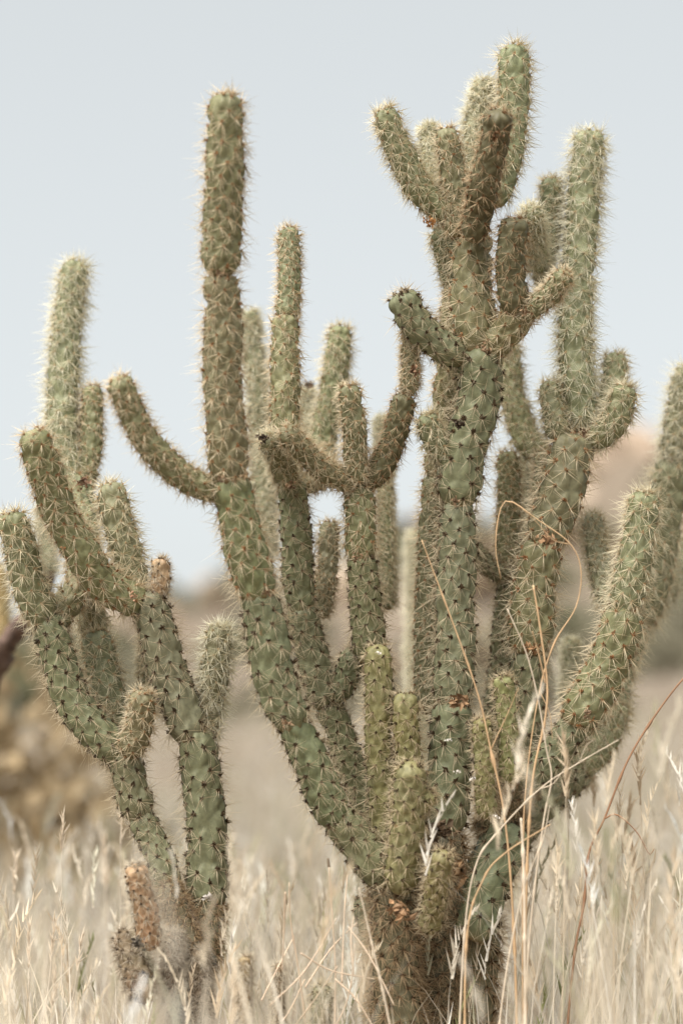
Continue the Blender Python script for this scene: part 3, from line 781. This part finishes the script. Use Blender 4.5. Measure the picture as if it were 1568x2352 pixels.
for i in range(26):
    x = rng.uniform(1240, 1575); y = rng.uniform(1680, 2130) + max(0, (1330 - x)) * 1.2
    dz = rng.uniform(-.25, .45); sl = rng.normal(0, 35)
    grass_stalk([(x + sl, 2520), (x + sl * .6, 2300), (x + sl * .25, y + 150), (x + rng.normal(0, 12), y)], dz, rng.uniform(70, 130), 'feathery pale grass stalk right of the big cactus', G,
                col=tuple(STRAW[rng.integers(0, 3)] * rng.uniform(.95, 1.08)))
G = 'feathery grass stalks on the left'
for x, y, dz, sl in [(140, 1890, .1, 6), (62, 2150, -.05, 20), (118, 2140, -.1, -30), (180, 2170, -.06, -60), (30, 1990, .3, 5), (236, 1960, .5, 30), (120, 2260, -.1, -40), (275, 1870, .2, 8)]:
    grass_stalk([(x + sl, 2520), (x + sl * .6, 2350), (x + sl * .2, y + 120), (x + 5, y)], dz, rng.uniform(80, 120), 'feathery pale grass stalk left of the low forked cholla', G)

# ------------------------------------------------------------------ scrub and boulders on the hillside
rng = np.random.default_rng(5)      # the hillside keeps its own dice
def shrub_mesh(name, col, n=520, tall=0.8):
    u = nrm(rng.normal(0, 1, (n, 3))); u[:, 2] = np.abs(u[:, 2]); r = rng.uniform(.35, 1, n) ** .6
    lob = 1 + .28 * np.sin(u[:, 0] * 5 + 1) * np.sin(u[:, 1] * 4 + 2)
    c = u * (r * lob)[:, None] * (1, 1, tall) + (0, 0, .08)
    a = nrm(rng.normal(0, 1, (n, 3))); b = nrm(np.cross(a, rng.normal(0, 1, (n, 3)))); e = rng.uniform(.06, .14, (n, 1))
    V = np.stack([c - a * e, c + b * e * .6, c + a * e, c - b * e * .6], 1).reshape(-1, 3)
    F = np.arange(n * 4).reshape(-1, 4)
    cc = np.repeat(np.array(col) * rng.uniform(.65, 1.3, (n, 1)), 4, 0)
    # stems
    k = 16; d = nrm(rng.normal(0, 1, (k, 3)) * (1, 1, .3) + (0, 0, .9))
    v, f, c2 = cones(np.zeros((k, 3)), d, np.full(k, .75), np.full(k, .03), np.tile((.10, .07, .05), (k, 1)), np.tile((.14, .1, .07), (k, 1)))
    crown = mesh_from(name + '_crown', V, F, MAT_LEAF, cc, False); stem = mesh_from(name + '_stems', v, f, MAT_LEAF, c2, False)
    return crown, stem
SHRUBS = [shrub_mesh('grey_shrub', (0.24, 0.22, 0.155)), shrub_mesh('brown_shrub', (0.23, 0.16, 0.105)), shrub_mesh('green_shrub', (0.17, 0.17, 0.10)), shrub_mesh('yellow_shrub', (0.36, 0.275, 0.165), 700, 1.5)]
LABS = ['grey green desert shrub on the hillside', 'rusty brown desert shrub on the hillside', 'olive green desert shrub on the hillside']
def shrub(x, y, size, kind, label=None, group='shrubs dotted over the hillside'):
    z = float(ground_z(x, y))
    t = thing('desert_shrub', label or LABS[kind], 'shrub', (x, y, z - .03), group if label is None else None)
    for nm, me in zip(('crown', 'stems'), SHRUBS[kind]):
        o = bpy.data.objects.new(nm, me); C.objects.link(o); o.parent = t
    t.scale = (size, size, size * rng.uniform(.8, 1.1)); t.rotation_euler = (0, 0, rng.uniform(0, 6.28))
for k in range(84):
    y = rng.uniform(13, 84); x = rng.uniform(-1, 1) * (.15 * y + .5)
    shrub(x, y, rng.uniform(.25, .62) * (1 + y / 48), int(rng.choice(3, p=[.35, .4, .25])))
shrub(-.80, 5.7, .34, 3, 'yellow brown bushy shrub on the flat behind the low forked cholla')
shrub(-.60, 6.4, .22, 0, 'small grey shrub next to the yellow brown bushy shrub')

def boulder_mesh(k):
    import bmesh
    bm = bmesh.new(); bmesh.ops.create_icosphere(bm, subdivisions=3, radius=1)
    pl = nrm(rng.normal(0, 1, (9, 3))); ds = rng.uniform(.62, .95, 9)
    for v in bm.verts:
        c = np.array(v.co)
        for p, d in zip(pl, ds):
            q = c.dot(p)
            if q > d: c = c - p * (q - d) * .9
        c = c * (1 + .05 * math.sin(c[0] * 6 + k) + .05 * math.sin(c[1] * 7 + c[2] * 5))
        v.co = c * (1, .9, .72)
    me = bpy.data.meshes.new('boulder'); bm.to_mesh(me); bm.free(); me.materials.append(MAT_ROCK)
    return me
BOULD = [boulder_mesh(k) for k in range(5)]
def boulder(x, y, s, label, group):
    o = bpy.data.objects.new('boulder', BOULD[rng.integers(0, 5)]); C.objects.link(o)
    o.location = (x, y, float(ground_z(x, y)) + s * .12); o.scale = (s * rng.uniform(.85, 1.3), s, s * rng.uniform(.8, 1.15)); o.rotation_euler = (rng.normal(0, .15), rng.normal(0, .15), rng.uniform(0, 6.28))
    tag(o, label, 'boulder', group)
for k in range(34):
    y = rng.uniform(45, 92); x = rng.uniform(-.9, 1) * .155 * y
    boulder(x, y, rng.uniform(.5, 1.3), 'brown granite boulder on the far hillside', 'boulders on the hillside')
for x, y, s in [(-4.2, 88, 1.3), (-3.1, 89, 1.0), (-5.3, 87, .9), (9.4, 89, 1.2), (10.6, 90, 1.5), (11.6, 89, 1.1), (8.6, 88, 1.0), (2.4, 89, 1.1), (4.1, 90, 1.3)]:
    boulder(x, y, s, 'brown boulder crowning the ridge line', 'boulders along the ridge')
